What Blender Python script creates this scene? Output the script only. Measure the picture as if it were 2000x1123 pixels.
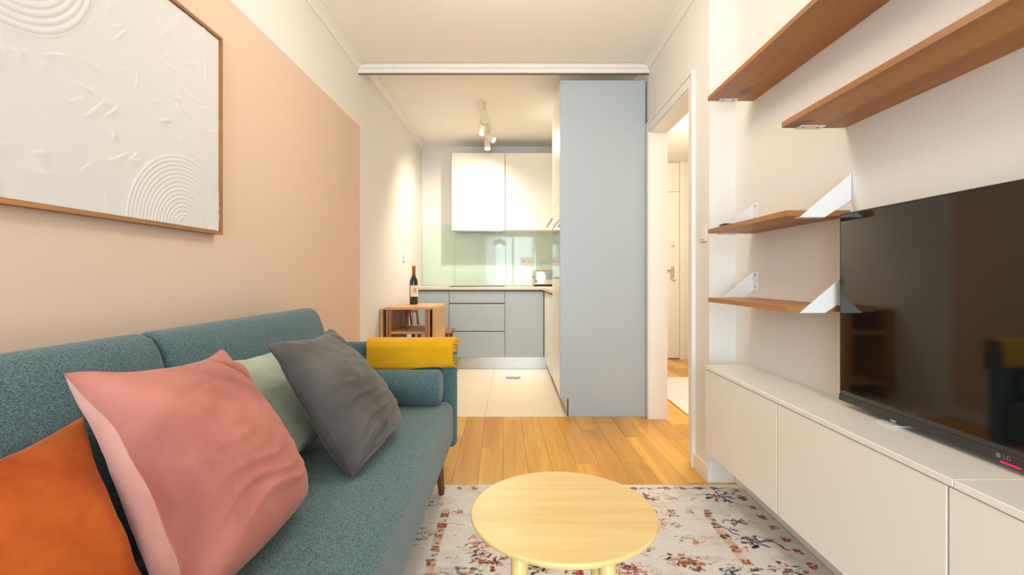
import bpy, bmesh, math, random
import numpy as np
from mathutils import Vector, Matrix, noise as mnoise

for o in list(bpy.data.objects):
    bpy.data.objects.remove(o)
random.seed(7); rng = np.random.default_rng(7)
SC = bpy.context.scene
COL = SC.collection
pi = math.pi

def srgb(r, g, b):
    f = lambda c: (c/12.92 if c <= .04045 else ((c+.055)/1.055)**2.4)
    return (f(r/255), f(g/255), f(b/255), 1)

# ------------------------------------------------------------------ camera
H = 1.03                                   # camera height, focal length 927 px of 2000
cd = bpy.data.cameras.new('camera'); cam = bpy.data.objects.new('camera', cd); COL.objects.link(cam)
cam.location = (0, 0, H); cam.rotation_euler = (pi/2, 0, 0)
cd.sensor_width = 36; cd.lens = 927/2000*36
cd.shift_x = -5/2000; cd.shift_y = -20.5/2000
cd.clip_start = .02; cd.clip_end = 60
SC.camera = cam
# ------------------------------------------------------------------ world, lights, exposure
SC.view_settings.view_transform = 'Standard'; SC.view_settings.look = 'None'
SC.view_settings.gamma = 1; SC.view_settings.use_curve_mapping = False
SC.view_settings.exposure = -0.15
w = bpy.data.worlds.new('world'); SC.world = w; w.use_nodes = True
w.node_tree.nodes['Background'].inputs[0].default_value = (.78, .89, 1, 1)
w.node_tree.nodes['Background'].inputs[1].default_value = 2.2

def lamp(name, typ, loc, power, color, rot=(0, 0, 0), **kw):
    l = bpy.data.lights.new(name, typ); l.energy = power; l.color = color
    for k, v in kw.items(): setattr(l, k, v)
    o = bpy.data.objects.new(name, l); COL.objects.link(o); o.location = loc; o.rotation_euler = rot
    return o
WARM = (1, .92, .81); COOL = (.70, .87, 1)
# daylight that falls in through the balcony window behind the camera
lamp('window_daylight', 'AREA', (-.05, -2.7, 1.25), 205, COOL, (pi/2, 0, 0), shape='RECTANGLE', size=1.7, size_y=2.2)
LAMP_CEIL = 20; LAMP_PEND = 7; LAMP_HALL = 54; LAMP_SPOT = 88

# ------------------------------------------------------------------ node helpers / materials
MATS = {}
def newmat(name):
    m = bpy.data.materials.new(name); m.use_nodes = True
    nt = m.node_tree; b = nt.nodes['Principled BSDF']; MATS[name] = m
    return m, nt, b
def N(nt, typ, **kw):
    n = nt.nodes.new(typ)
    for k, v in kw.items(): setattr(n, k, v)
    return n
def coords(nt, scale=(1, 1, 1), rnd=False):
    tc = N(nt, 'ShaderNodeTexCoord'); mp = N(nt, 'ShaderNodeMapping'); mp.inputs['Scale'].default_value = scale
    nt.links.new(tc.outputs['Object'], mp.inputs['Vector'])
    if rnd:
        oi = N(nt, 'ShaderNodeObjectInfo'); mu = N(nt, 'ShaderNodeMath', operation='MULTIPLY'); mu.inputs[1].default_value = 37
        nt.links.new(oi.outputs['Random'], mu.inputs[0]); cx = N(nt, 'ShaderNodeCombineXYZ')
        for i in range(3): nt.links.new(mu.outputs[0], cx.inputs[i])
        nt.links.new(cx.outputs[0], mp.inputs['Location'])
    return mp.outputs['Vector']
def ramp(nt, fac, stops):
    r = N(nt, 'ShaderNodeValToRGB'); e = r.color_ramp.elements
    while len(e) < len(stops): e.new(.5)
    for i, (p, c) in enumerate(stops): e[i].position = p; e[i].color = c
    nt.links.new(fac, r.inputs[0]); return r.outputs[0]
def noise(nt, vec, scale, detail=3, rough=.55, dist=0):
    n = N(nt, 'ShaderNodeTexNoise'); n.inputs['Scale'].default_value = scale; n.inputs['Detail'].default_value = detail
    n.inputs['Roughness'].default_value = rough; n.inputs['Distortion'].default_value = dist
    nt.links.new(vec, n.inputs['Vector']); return n.outputs['Fac']
def mix(nt, fac, a, b, blend='MIX'):
    m = N(nt, 'ShaderNodeMix', data_type='RGBA', blend_type=blend)
    for s, v in ((0, fac), (6, a), (7, b)):
        if hasattr(v, 'default_value'): nt.links.new(v, m.inputs[s])
        else: m.inputs[s].default_value = v
    return m.outputs[2]
def bump(nt, b, h, strength, dist=.01):
    bp = N(nt, 'ShaderNodeBump'); bp.inputs['Strength'].default_value = strength; bp.inputs['Distance'].default_value = dist
    nt.links.new(h, bp.inputs['Height']); nt.links.new(bp.outputs[0], b.inputs['Normal'])
def plain(name, c, rough=.5, metal=0, var=0, vs=8, bs=0, bscale=200, coat=0, spec=.5, sheen=0, emit=None):
    m, nt, b = newmat(name)
    b.inputs['Roughness'].default_value = rough; b.inputs['Metallic'].default_value = metal
    b.inputs['Coat Weight'].default_value = coat; b.inputs['Coat Roughness'].default_value = .05
    b.inputs['Specular IOR Level'].default_value = spec; b.inputs['Sheen Weight'].default_value = sheen
    b.inputs['Base Color'].default_value = c
    v = coords(nt)
    if var:
        f = noise(nt, v, vs, 4)
        d = tuple(x*(1-var) for x in c[:3])+(1,); u = tuple(min(1, x*(1+var)) for x in c[:3])+(1,)
        nt.links.new(ramp(nt, f, [(.3, d), (.7, u)]), b.inputs['Base Color'])
    if bs: bump(nt, b, noise(nt, v, bscale, 2), bs, .002)
    if emit: b.inputs['Emission Color'].default_value = emit[0]; b.inputs['Emission Strength'].default_value = emit[1]
    return m
def wood(name, c1, c2, axis='Y', fine=60, rough=.4, tint=.25, knots=None, bs=.08, big=6):
    m, nt, b = newmat(name); b.inputs['Roughness'].default_value = rough
    s = {'X': (.05, 1, 1), 'Y': (1, .05, 1), 'Z': (1, 1, .05)}[axis]
    v = coords(nt, s, True)
    f = noise(nt, v, fine, 4, .6, .6); g = noise(nt, v, big, 3, .5, 1.2)
    col = ramp(nt, f, [(.3, c1), (.7, c2)])
    col = mix(nt, .55, col, ramp(nt, g, [(.35, c1), (.65, c2)]))
    oi = N(nt, 'ShaderNodeObjectInfo')
    t = ramp(nt, oi.outputs['Random'], [(0, (1-tint, 1-tint*1.15, 1-tint*1.35, 1)), (1, (1, 1, 1, 1))])
    col = mix(nt, 1.0, col, t, 'MULTIPLY')
    if knots:
        vv = coords(nt, {'X': (.45, 1, 1), 'Y': (1, .45, 1), 'Z': (1, 1, .45)}[axis], True)
        vo = N(nt, 'ShaderNodeTexVoronoi'); vo.inputs['Scale'].default_value = knots; nt.links.new(vv, vo.inputs['Vector'])
        k = ramp(nt, vo.outputs['Distance'], [(.06, (.75, .75, .75, 1)), (.15, (0, 0, 0, 1))])
        col = mix(nt, k, col, tuple(x*.35 for x in c1[:3])+(1,))
    nt.links.new(col, b.inputs['Base Color']); bump(nt, b, f, bs, .002)
    return m
def weave(name, c1, c2, scale=420, rough=.9):
    m, nt, b = newmat(name); b.inputs['Roughness'].default_value = rough; b.inputs['Specular IOR Level'].default_value = .2
    v1 = coords(nt, (1, .25, 1)); v2 = coords(nt, (.35, 1, 1))
    f1 = noise(nt, v1, scale, 2); f2 = noise(nt, v2, scale*.8, 2)
    a = N(nt, 'ShaderNodeMath', operation='ADD'); nt.links.new(f1, a.inputs[0]); nt.links.new(f2, a.inputs[1])
    h = N(nt, 'ShaderNodeMath', operation='MULTIPLY'); h.inputs[1].default_value = .5; nt.links.new(a.outputs[0], h.inputs[0])
    nt.links.new(ramp(nt, h.outputs[0], [(.38, c1), (.62, c2)]), b.inputs['Base Color'])
    b.inputs['Sheen Weight'].default_value = .25; b.inputs['Sheen Roughness'].default_value = .5
    bump(nt, b, h.outputs[0], .6, .003)
    return m
def velvet(name, c1, c2, scale=6, sheen=.6, tint=(1, 1, 1, 1)):
    m, nt, b = newmat(name); b.inputs['Roughness'].default_value = .8; b.inputs['Specular IOR Level'].default_value = .15
    v = coords(nt); f = noise(nt, v, scale, 5, .55, .2); g = noise(nt, v, 500, 2)
    c = ramp(nt, f, [(.32, c1), (.68, c2)])
    nt.links.new(c, b.inputs['Base Color'])
    b.inputs['Sheen Weight'].default_value = sheen; b.inputs['Sheen Roughness'].default_value = .35; b.inputs['Sheen Tint'].default_value = tint
    bump(nt, b, g, .25, .002)
    return m

WHITE = plain('white_wall_paint', srgb(234, 230, 223), .75, var=.015, vs=2, bs=.08, bscale=150)
CEILM = plain('ceiling_paint', srgb(250, 245, 236), .85, var=.01, vs=2)
TRIM = plain('white_gloss_trim', srgb(240, 234, 226), .4)
SHELFW = wood('oiled_oak', srgb(144, 92, 42), srgb(184, 126, 60), 'Y', 70, .45, .08, knots=4.2)
PLANK = wood('oak_parquet', srgb(214, 144, 44), srgb(250, 196, 82), 'Y', 34, .25, .34, bs=.05, big=5)
BAMBOO = wood('bamboo', srgb(220, 182, 112), srgb(240, 212, 148), 'X', 90, .35, .02, bs=.04, big=9)
ACACIA_Z = wood('acacia_upright', srgb(150, 96, 60), srgb(214, 160, 108), 'Z', 30, .5, .1)
ACACIA_X = wood('acacia_board', srgb(188, 134, 84), srgb(232, 188, 132), 'X', 30, .45, .1)
ACACIA_Y = wood('acacia_flap', srgb(196, 146, 92), srgb(236, 192, 132), 'Y', 30, .45, .06)
FRAMEW = wood('frame_oak', srgb(142, 92, 46), srgb(188, 130, 70), 'Y', 60, .45, .1)
LEGW = wood('walnut_leg', srgb(88, 48, 28), srgb(122, 72, 42), 'Z', 40, .45, .05)
TILE = plain('cream_tile', srgb(236, 220, 194), .3, var=.03, vs=3, spec=.3)
GROUT = plain('grout', srgb(205, 188, 162), .9)
KGREY = plain('pale_blue_grey_lacquer', srgb(176, 186, 191), .42)
KWHITE = plain('white_gloss_lacquer', srgb(240, 234, 220), .28)
KDARK = plain('shadow_gap_profile', srgb(110, 108, 104), .6)
COUNTER = plain('beige_quartz', srgb(224, 206, 182), .3, var=.04, vs=60)
STEEL = plain('brushed_steel', srgb(190, 188, 186), .3, metal=1, bs=.03, bscale=300)
CHROME = plain('chrome', srgb(214, 212, 208), .12, metal=1)
BLACK = plain('black_plastic', srgb(18, 17, 16), .35)
RUBBER = plain('black_rubber', srgb(22, 20, 20), .8)
GLASSG = plain('mint_back_painted_glass', srgb(204, 222, 206), .03, spec=.35)
CABW = plain('white_foil_cabinet', srgb(236, 230, 220), .35)
BRACK = plain('white_powder_coat', srgb(238, 236, 234), .4)
SCREW = plain('screw_steel', srgb(150, 146, 140), .4, metal=.6)
SOFA = weave('teal_weave', srgb(32, 56, 64), srgb(104, 135, 136), 620)
YELLOW = weave('mustard_knit', srgb(212, 152, 4), srgb(232, 176, 16), 900)
V_PINK = velvet('pink_velvet', srgb(160, 94, 82), srgb(198, 130, 115), 4, .25, (1, .82, .78, 1))
V_PINKB = velvet('pink_velvet_lit_back', srgb(206, 150, 138), srgb(228, 178, 166), 5, .5, (1, .9, .88, 1))  # paler copy of the pink velvet; light on the back panel is coloured in
V_ORANGE = velvet('orange_velvet', srgb(164, 70, 24), srgb(206, 104, 42), 4, .25, (1, .7, .4, 1))
V_GREY = velvet('grey_velvet', srgb(78, 74, 71), srgb(104, 98, 93), 6, .25, (1, .98, .95, 1))
V_SAGE = velvet('sage_cotton', srgb(158, 170, 154), srgb(188, 198, 176), 5, .15)
SCREEN = plain('tv_screen', srgb(10, 9, 9), .06, coat=.5, spec=.6)
BEZEL = plain('tv_bezel', srgb(46, 43, 40), .35)
LOGO = plain('logo_grey', srgb(112, 112, 112), .4)
FOOT = plain('silver_foot', srgb(205, 208, 212), .35)
REDLED = plain('red_indicator', srgb(220, 20, 60), .4, emit=(srgb(255, 20, 70), 1.0))
BULB = plain('lamp_glow', srgb(255, 246, 230), .5, emit=((1, .9, .72, 1), 12))
SPOTGLOW = plain('spot_glow', srgb(255, 250, 235), .5, emit=((1, .93, .8, 1), 25))
LAMPCREAM = plain('cream_lamp_metal', srgb(238, 228, 206), .45)
GREENL = plain('sage_lamp_enamel', srgb(120, 135, 105), .35)
CANVAS = plain('plaster_canvas', srgb(216, 213, 210), .7, bs=.15, bscale=260)
BOTTLE = plain('dark_bottle_glass', srgb(20, 20, 16), .08, coat=.6)
CAPS = plain('copper_capsule', srgb(186, 104, 62), .35, metal=.3)
LABEL = plain('cream_label', srgb(238, 228, 214), .7)
EMBLEM = plain('orange_emblem', srgb(226, 130, 54), .6)
HALLRUG = plain('white_flecked_rug', srgb(222, 218, 214), .95, var=.16, vs=70, bs=.5, bscale=120)
PLASTIC = plain('white_plastic', srgb(236, 228, 216), .35)
DARKWOOD = wood('dark_chair_wood', srgb(120, 74, 44), srgb(160, 106, 66), 'X', 40, .5, .1)

# two-tone left wall: peach paint to 2.14 m as far as the kitchen
m, nt, b = newmat('two_tone_wall'); WALLL = m; b.inputs['Roughness'].default_value = .75
g = N(nt, 'ShaderNodeNewGeometry'); sx = N(nt, 'ShaderNodeSeparateXYZ'); nt.links.new(g.outputs['Position'], sx.inputs[0])
a1 = N(nt, 'ShaderNodeMath', operation='LESS_THAN'); a1.inputs[1].default_value = 2.14; nt.links.new(sx.outputs[2], a1.inputs[0])
a2 = N(nt, 'ShaderNodeMath', operation='LESS_THAN'); a2.inputs[1].default_value = 3.50; nt.links.new(sx.outputs[1], a2.inputs[0])
a3 = N(nt, 'ShaderNodeMath', operation='MULTIPLY'); nt.links.new(a1.outputs[0], a3.inputs[0]); nt.links.new(a2.outputs[0], a3.inputs[1])
nt.links.new(mix(nt, a3.outputs[0], srgb(234, 230, 223), srgb(222, 195, 174)), b.inputs['Base Color'])
bump(nt, b, noise(nt, coords(nt), 150, 2), .08, .002)
# window pane: clear, faint reflection
m, nt, b = newmat('window_pane'); PANE = m
tr = N(nt, 'ShaderNodeBsdfTransparent'); gl = N(nt, 'ShaderNodeBsdfGlossy'); gl.inputs['Roughness'].default_value = .02
mx = N(nt, 'ShaderNodeMixShader'); mx.inputs[0].default_value = .06
nt.links.new(tr.outputs[0], mx.inputs[1]); nt.links.new(gl.outputs[0], mx.inputs[2]); nt.links.new(mx.outputs[0], nt.nodes['Material Output'].inputs[0])
m, nt, b = newmat('sheer_curtain'); SHEER = m
tr = N(nt, 'ShaderNodeBsdfTransparent'); tl = N(nt, 'ShaderNodeBsdfTranslucent'); df = N(nt, 'ShaderNodeBsdfDiffuse')
m1 = N(nt, 'ShaderNodeMixShader'); m2 = N(nt, 'ShaderNodeMixShader'); m2.inputs[0].default_value = .35
nt.links.new(tl.outputs[0], m1.inputs[1]); nt.links.new(df.outputs[0], m1.inputs[2])
nt.links.new(m1.outputs[0], m2.inputs[1]); nt.links.new(tr.outputs[0], m2.inputs[2]); nt.links.new(m2.outputs[0], nt.nodes['Material Output'].inputs[0])
# rug: colour painted per vertex
m, nt, b = newmat('printed_rug'); RUGM = m; b.inputs['Roughness'].default_value = .95; b.inputs['Specular IOR Level'].default_value = .1
at = N(nt, 'ShaderNodeAttribute', attribute_name='print'); v = coords(nt, (1, .4, 1))
f = noise(nt, v, 260, 2)
nt.links.new(mix(nt, .35, at.outputs['Color'], ramp(nt, f, [(.3, (.55, .55, .55, 1)), (.7, (1, 1, 1, 1))]), 'MULTIPLY'), b.inputs['Base Color'])
bump(nt, b, f, .4, .003)

# ------------------------------------------------------------------ object helpers
def wloc(p):
    v = Vector((0, 0, 0))
    while p is not None: v += p.location; p = p.parent
    return v
def mesh_obj(name, me, mat, parent=None, smooth=False):
    o = bpy.data.objects.new(name, me); COL.objects.link(o)
    if mat is not None and not me.materials: me.materials.append(mat)
    if smooth:
        me.polygons.foreach_set('use_smooth', [True]*len(me.polygons))
    if parent is not None: o.parent = parent
    return o
def from_bm(name, bm, mat, parent=None, smooth=False, local=False):
    if parent is not None and not local: bmesh.ops.translate(bm, verts=bm.verts, vec=-wloc(parent))
    me = bpy.data.meshes.new(name); bmesh.ops.recalc_face_normals(bm, faces=bm.faces); bm.to_mesh(me); bm.free()
    return mesh_obj(name, me, mat, parent, smooth)
def from_arr(name, V, F, mat, parent=None, smooth=True):
    V = np.asarray(V, float)
    if parent is not None: V = V-np.array(wloc(parent))
    me = bpy.data.meshes.new(name); me.from_pydata(V.tolist(), [], [tuple(int(i) for i in f) for f in F]); me.update()
    return mesh_obj(name, me, mat, parent, smooth)
def tag(o, label, cat=None, group=None, kind=None):
    o['label'] = label
    if cat: o['category'] = cat
    if group: o['group'] = group
    if kind: o['kind'] = kind
    return o
def thing(name, label, cat, loc, group=None):
    o = bpy.data.objects.new(name, None); COL.objects.link(o); o.location = loc; o.empty_display_size = .1
    return tag(o, label, cat, group)
def bm_box(bm, x0, x1, y0, y1, z0, z1):
    r = bmesh.ops.create_cube(bm, size=1)
    M = Matrix.Translation(((x0+x1)/2, (y0+y1)/2, (z0+z1)/2)) @ Matrix.Diagonal((x1-x0, y1-y0, z1-z0, 1))
    bmesh.ops.transform(bm, matrix=M, verts=r['verts']); return r['verts']
def box(name, x0, x1, y0, y1, z0, z1, mat, parent=None, bev=0, seg=2, smooth=False):
    bm = bmesh.new(); bm_box(bm, x0, x1, y0, y1, z0, z1)
    if bev: bmesh.ops.bevel(bm, geom=list(bm.edges), offset=bev, segments=seg, profile=.5, affect='EDGES')
    return from_bm(name, bm, mat, parent, smooth)
def boxes(name, lst, mat, parent=None):
    bm = bmesh.new()
    for b_ in lst: bm_box(bm, *b_)
    return from_bm(name, bm, mat, parent)
def prism(name, pts, axis, a, b_, mat, parent=None, bev=0, seg=2, smooth=False):
    """pts: 2D outline; axis 'Y' -> (x,z) outline swept in y; 'X' -> (y,z); 'Z' -> (x,y)"""
    f = {'Y': lambda p, t: (p[0], t, p[1]), 'X': lambda p, t: (t, p[0], p[1]), 'Z': lambda p, t: (p[0], p[1], t)}[axis]
    bm = bmesh.new(); A = [bm.verts.new(f(p, a)) for p in pts]; B = [bm.verts.new(f(p, b_)) for p in pts]
    n = len(pts); bm.faces.new(A); bm.faces.new(B[::-1])
    for i in range(n): bm.faces.new((A[i], B[i], B[(i+1) % n], A[(i+1) % n]))
    bmesh.ops.recalc_face_normals(bm, faces=bm.faces)
    if bev: bmesh.ops.bevel(bm, geom=list(bm.edges), offset=bev, segments=seg, profile=.5, affect='EDGES')
    return from_bm(name, bm, mat, parent, smooth)
def lathe(name, prof, c, mat, parent=None, seg=40, M=None, smooth=True):
    """prof: (radius, height) list, revolved about z, then matrix M, then moved to c"""
    V = []; F = []; n = len(prof)
    for r, h in prof:
        for k in range(seg):
            t = 2*pi*k/seg; V.append(Vector((r*math.cos(t), r*math.sin(t), h)))
    if M is not None: V = [M @ q for q in V]
    V = [(q.x+c[0], q.y+c[1], q.z+c[2]) for q in V]
    for i in range(n-1):
        for k in range(seg):
            F.append((i*seg+k, i*seg+(k+1) % seg, (i+1)*seg+(k+1) % seg, (i+1)*seg+k))
    F.append(tuple(range(seg))[::-1]); F.append(tuple(range((n-1)*seg, n*seg)))
    return from_arr(name, V, F, mat, parent, smooth)
def rod(name, p, q, r0, r1, mat, parent=None, seg=20):
    p = Vector(p); q = Vector(q); d = q-p
    M = d.to_track_quat('Z', 'Y').to_matrix()
    return lathe(name, [(r0*.9, 0), (r0, .004), (r1, d.length-.004), (r1*.9, d.length)], p, mat, parent, seg, M)
def tube(name, pts, r, mat, parent=None, seg=8, closed=False):
    P = [Vector(p) for p in pts]; V = []; F = []; n = len(P)
    for i, p in enumerate(P):
        d = (P[(i+1) % n]-P[i-1]) if closed else (P[min(i+1, n-1)]-P[max(i-1, 0)])
        M = d.to_track_quat('Z', 'Y').to_matrix()
        for k in range(seg):
            t = 2*pi*k/seg; V.append(p+M @ Vector((r*math.cos(t), r*math.sin(t), 0)))
    for i in range(n if closed else n-1):
        j = (i+1) % n
        for k in range(seg): F.append((i*seg+k, i*seg+(k+1) % seg, j*seg+(k+1) % seg, j*seg+k))
    if not closed: F.append(tuple(range(seg))[::-1]); F.append(tuple(range((n-1)*seg, n*seg)))
    return from_arr(name, V, F, mat, parent)
def struct(o, label): return tag(o, label, kind='structure')

# ================================================================== ROOM
XL, XR, XT = -1.14, .98, 1.112           # left wall, doorway wall, television wall
YB, YK, YF = 5.86, 3.50, -2.4            # kitchen back wall, kitchen threshold, window wall
ZC, ZK, ZH = 2.58, 2.64, 2.47
struct(box('wall_left', XL-.12, XL, YF-.1, YB+.12, -.1, 2.8, WALLL), 'long left wall, peach paint below and white above')
struct(box('wall_back', XL-.12, XR+.125, YB, YB+.12, -.1, 2.8, WHITE), 'white back wall of the kitchen')
struct(boxes('wall_right', [(XR, XT, 2.387, 2.633, -.1, 2.8), (XR, 1.105, 3.45, YB, -.1, 2.8), (XR, 1.105, 2.633, 3.45, 2.09, 2.8)], WHITE),
       'white right wall with the doorway to the hall')
struct(box('wall_right', XT, XT+.12, YF-.1, 2.387, -.1, 2.8, WHITE), 'white right wall behind the television and shelves')
struct(box('wall_right', 2.2, 2.32, 2.38, 6.1, -.1, 2.8, WHITE), 'white far side wall of the hall')
struct(box('wall_front', XT, 2.2, 2.387, 2.5, -.1, 2.8, WHITE), 'white near end wall of the hall')
struct(boxes('wall_back', [(1.105, 1.22, 5.95, 6.07, -.1, 2.8), (2.12, 2.2, 5.95, 6.07, -.1, 2.8), (1.22, 2.12, 6.03, 6.07, -.1, 2.8)], WHITE),
       'white end wall of the hall around the entrance door')
WX0, WX1, WZ1 = -.9, .8, 2.3
struct(boxes('wall_front', [(XL, WX0, YF-.1, YF, -.1, 2.8), (WX1, XT, YF-.1, YF, -.1, 2.8), (WX0, WX1, YF-.1, YF, WZ1, 2.8), (WX0, WX1, YF-.1, YF, -.1, .04)], WHITE),
       'white wall with the balcony window behind the camera')
struct(box('ceiling', XL, XT, YF, 3.45, ZC, 2.8, CEILM), 'cream ceiling of the living room')
struct(box('ceiling', XL, XR, 3.45, YB, ZK, 2.8, CEILM), 'cream ceiling of the kitchen')
struct(box('ceiling', 1.105, 2.2, 2.5, 5.95, ZH, 2.8, CEILM), 'white ceiling of the hall')
# --- floors with single planks / tiles
fl = struct(boxes('floor', [(XL, XT, YF, YK, -.1, -.012), (XT, 2.2, 2.5, 5.95, -.1, -.012)], GROUT), 'orange oak parquet floor of the living room and hall')
th = math.radians(1.7); ux = Vector((-math.sin(th), math.cos(th))); un = Vector((math.cos(th), math.sin(th)))
def clip(poly, x0, x1, y0, y1):
    for ax, lim, sg in ((0, x0, 1), (0, x1, -1), (1, y0, 1), (1, y1, -1)):
        out = []
        for i in range(len(poly)):
            a, c = poly[i-1], poly[i]
            da, dc = sg*(a[ax]-lim), sg*(c[ax]-lim)
            if (da >= 0) != (dc >= 0):
                t = da/(da-dc); out.append((a[0]+t*(c[0]-a[0]), a[1]+t*(c[1]-a[1])))
            if dc >= 0: out.append(c)
        poly = out
        if len(poly) < 3: return []
    return poly
PW, PL, GAP = .131, 1.15, .0007
off0 = (.0245*927/277)*0
for i in range(-12, 20):
    st = (i*.437 % 1)*PL + random.uniform(-.1, .1)
    for j in range(-5, 7):
        L0 = j*PL+st; L1 = L0+PL; s0 = i*PW+.017; s1 = s0+PW
        q = [un*(s+e)+ux*(l+k) for s, e, l, k in ((s0, GAP, L0, GAP), (s1, -GAP, L0, GAP), (s1, -GAP, L1, -GAP), (s0, GAP, L1, -GAP))]
        q = [(p.x, p.y) for p in q]
        for rc in ((XL, XT, YF, YK), (XT, 2.2, 2.5, 5.95)):
            c = clip(q, *rc)
            if len(c) >= 3:
                ar = abs(sum(c[k-1][0]*c[k][1]-c[k][0]*c[k-1][1] for k in range(len(c))))/2
                if ar > .0008: prism('plank', c, 'Z', -.012, 0, PLANK, fl)
kf = struct(box('floor', XL, XR, YK, YB, -.1, -.012, GROUT), 'cream tiled floor of the kitchen')
for x0, x1 in ((XL, -.823), (-.823, -.222), (-.222, .379), (.379, XR)):
    for y0, y1 in ((YK, 4.13), (4.13, 4.73), (4.73, 5.33), (5.33, YB)):
        box('tile', x0+.0008, x1-.0008, y0+.0008, y1-.0008, -.012, 0, TILE, kf)
# --- beam with sliding-door track, crown mouldings
bmn = struct(box('trim_1', XL, XR, 3.45, 3.485, 2.515, ZC, TRIM), 'thin white beam between living room and kitchen')
box('trim_lip', XL, XR, 3.435, 3.45, 2.545, 2.565, TRIM, bmn)
box('track', XL, XR, 3.46, 3.475, 2.509, 2.515, KDARK, bmn)
box('fascia', XL, XR, 3.46, 3.485, ZC, ZK, TRIM, bmn)
def crown(name, label, x, sgn, y0, y1, z, s=.045):
    pts = [(x, z), (x+sgn*s, z), (x+sgn*s, z-.008), (x+sgn*.028, z-.018), (x+sgn*.012, z-.036), (x+sgn*.010, z-s), (x, z-s)]
    struct(prism(name, pts, 'Y', y0, y1, TRIM), label)
crown('trim_2', 'white crown moulding above the peach wall', XL, 1, YF, 3.435, ZC)
crown('trim_3', 'white crown moulding above the doorway wall', XR, -1, 2.387, 3.435, ZC)
crown('trim_4', 'white crown moulding along the left kitchen wall', XL, 1, 3.485, YB, ZK)
# --- baseboards
def baseboard(name, label, x0, x1, y0, y1): struct(box(name, x0, x1, y0, y1, 0, .078, TRIM, None, .003, 1), label)
baseboard('baseboard_left', 'white baseboard along the peach wall', XL, XL+.014, YF, YK)
struct(prism('baseboard_right', [(XR-.014, 2.572), (XR, 2.572), (XR, 2.387), (1.10, 2.387), (1.10, 2.373), (XR-.014, 2.373)], 'Z', 0, .078, TRIM), 'white baseboard around the wall end beside the doorway')
baseboard('baseboard_right', 'white baseboard under the wall cabinets', XT-.012, XT, YF, 2.373)
baseboard('baseboard_back', 'white baseboard at the end of the hall', 2.186, 2.2, 2.5, 5.95)
# --- doorway frame
df_ = struct(boxes('door_1', [(XR-.002, 1.107, 3.435, 3.45, 0, 2.09), (XR-.002, 1.107, 2.633, 2.645, 0, 2.09), (XR-.002, 1.107, 2.633, 3.45, 2.075, 2.09)], TRIM),
             'white open doorway frame leading to the hall')
boxes('casing', [(XR-.013, XR, 2.572, 2.64, 0, 2.15), (XR-.013, XR, 3.44, 3.495, 0, 2.15), (XR-.013, XR, 2.64, 3.44, 2.085, 2.15)], TRIM, df_)
boxes('casing_lip', [(XR-.02, XR-.013, 2.572, 2.585, 0, 2.15), (XR-.02, XR-.013, 2.585, 3.49, 2.137, 2.15)], TRIM, df_)
# --- entrance door in the hall
ed = struct(box('door_2', 1.235, 2.068, 5.955, 5.995, .012, 2.095, TRIM, None, .002, 1), 'white entrance door at the end of the hall')
boxes('door_frame', [(1.22, 1.235, 5.94, 6.0, 0, ZH), (2.07, 2.12, 5.935, 6.0, 0, ZH)], TRIM, ed)
box('transom_panel', 1.235, 2.068, 5.955, 5.995, 2.1, ZH-.004, TRIM, ed, .002, 1)
box('threshold', 1.235, 2.068, 5.95, 6.0, 0, .011, KDARK, ed)
hp = box('handle_plate', 1.955, 2.005, 5.947, 5.955, .99, 1.16, CHROME, ed, .004, 2)
rod('lever', (1.98, 5.925, 1.115), (1.86, 5.92, 1.115), .009, .008, CHROME, ed)
rod('lever_neck', (1.98, 5.948, 1.115), (1.98, 5.92, 1.115), .01, .01, CHROME, ed)
rod('key_cylinder', (1.995, 5.948, 1.0), (1.995, 5.92, 1.0), .017, .015, CHROME, ed)
lathe('spyhole', [(.02, 0), (.02, .008), (.012, .012)], (1.985, 5.955, 1.425), CHROME, ed, 20, Matrix.Rotation(pi/2, 3, 'X'))
# --- balcony window behind the camera
wn = struct(boxes('window_1', [(WX0, WX0+.05, YF-.08, YF-.03, .04, WZ1), (WX1-.05, WX1, YF-.08, YF-.03, .04, WZ1), (-.08, -.02, YF-.08, YF-.03, .04, WZ1),
                  (WX0, WX1, YF-.08, YF-.03, .04, .12), (WX0, WX1, YF-.08, YF-.03, WZ1-.07, WZ1)], TRIM), 'white framed balcony window behind the camera')
box('pane', WX0+.05, -.08, YF-.058, YF-.052, .12, WZ1-.07, PANE, wn)
box('pane', -.02, WX1-.05, YF-.058, YF-.052, .12, WZ1-.07, PANE, wn)
for x0, x1, lb in ((-1.08, -.55, 'sheer white curtain at the left of the balcony window'), (.5, 1.04, 'sheer white curtain at the right of the balcony window')):
    n = 90; V = []; F = []
    for i in range(n+1):
        t = i/n; x = x0+(x1-x0)*t; y = YF+.07+.028*math.sin(t*2*pi*8)
        V += [(x, y, .03), (x, y, 2.5)]
    for i in range(n): F.append((2*i, 2*i+2, 2*i+3, 2*i+1))
    tag(from_arr('curtain', V, F, SHEER), lb, 'curtain', 'sheer curtains at the balcony window')

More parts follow.
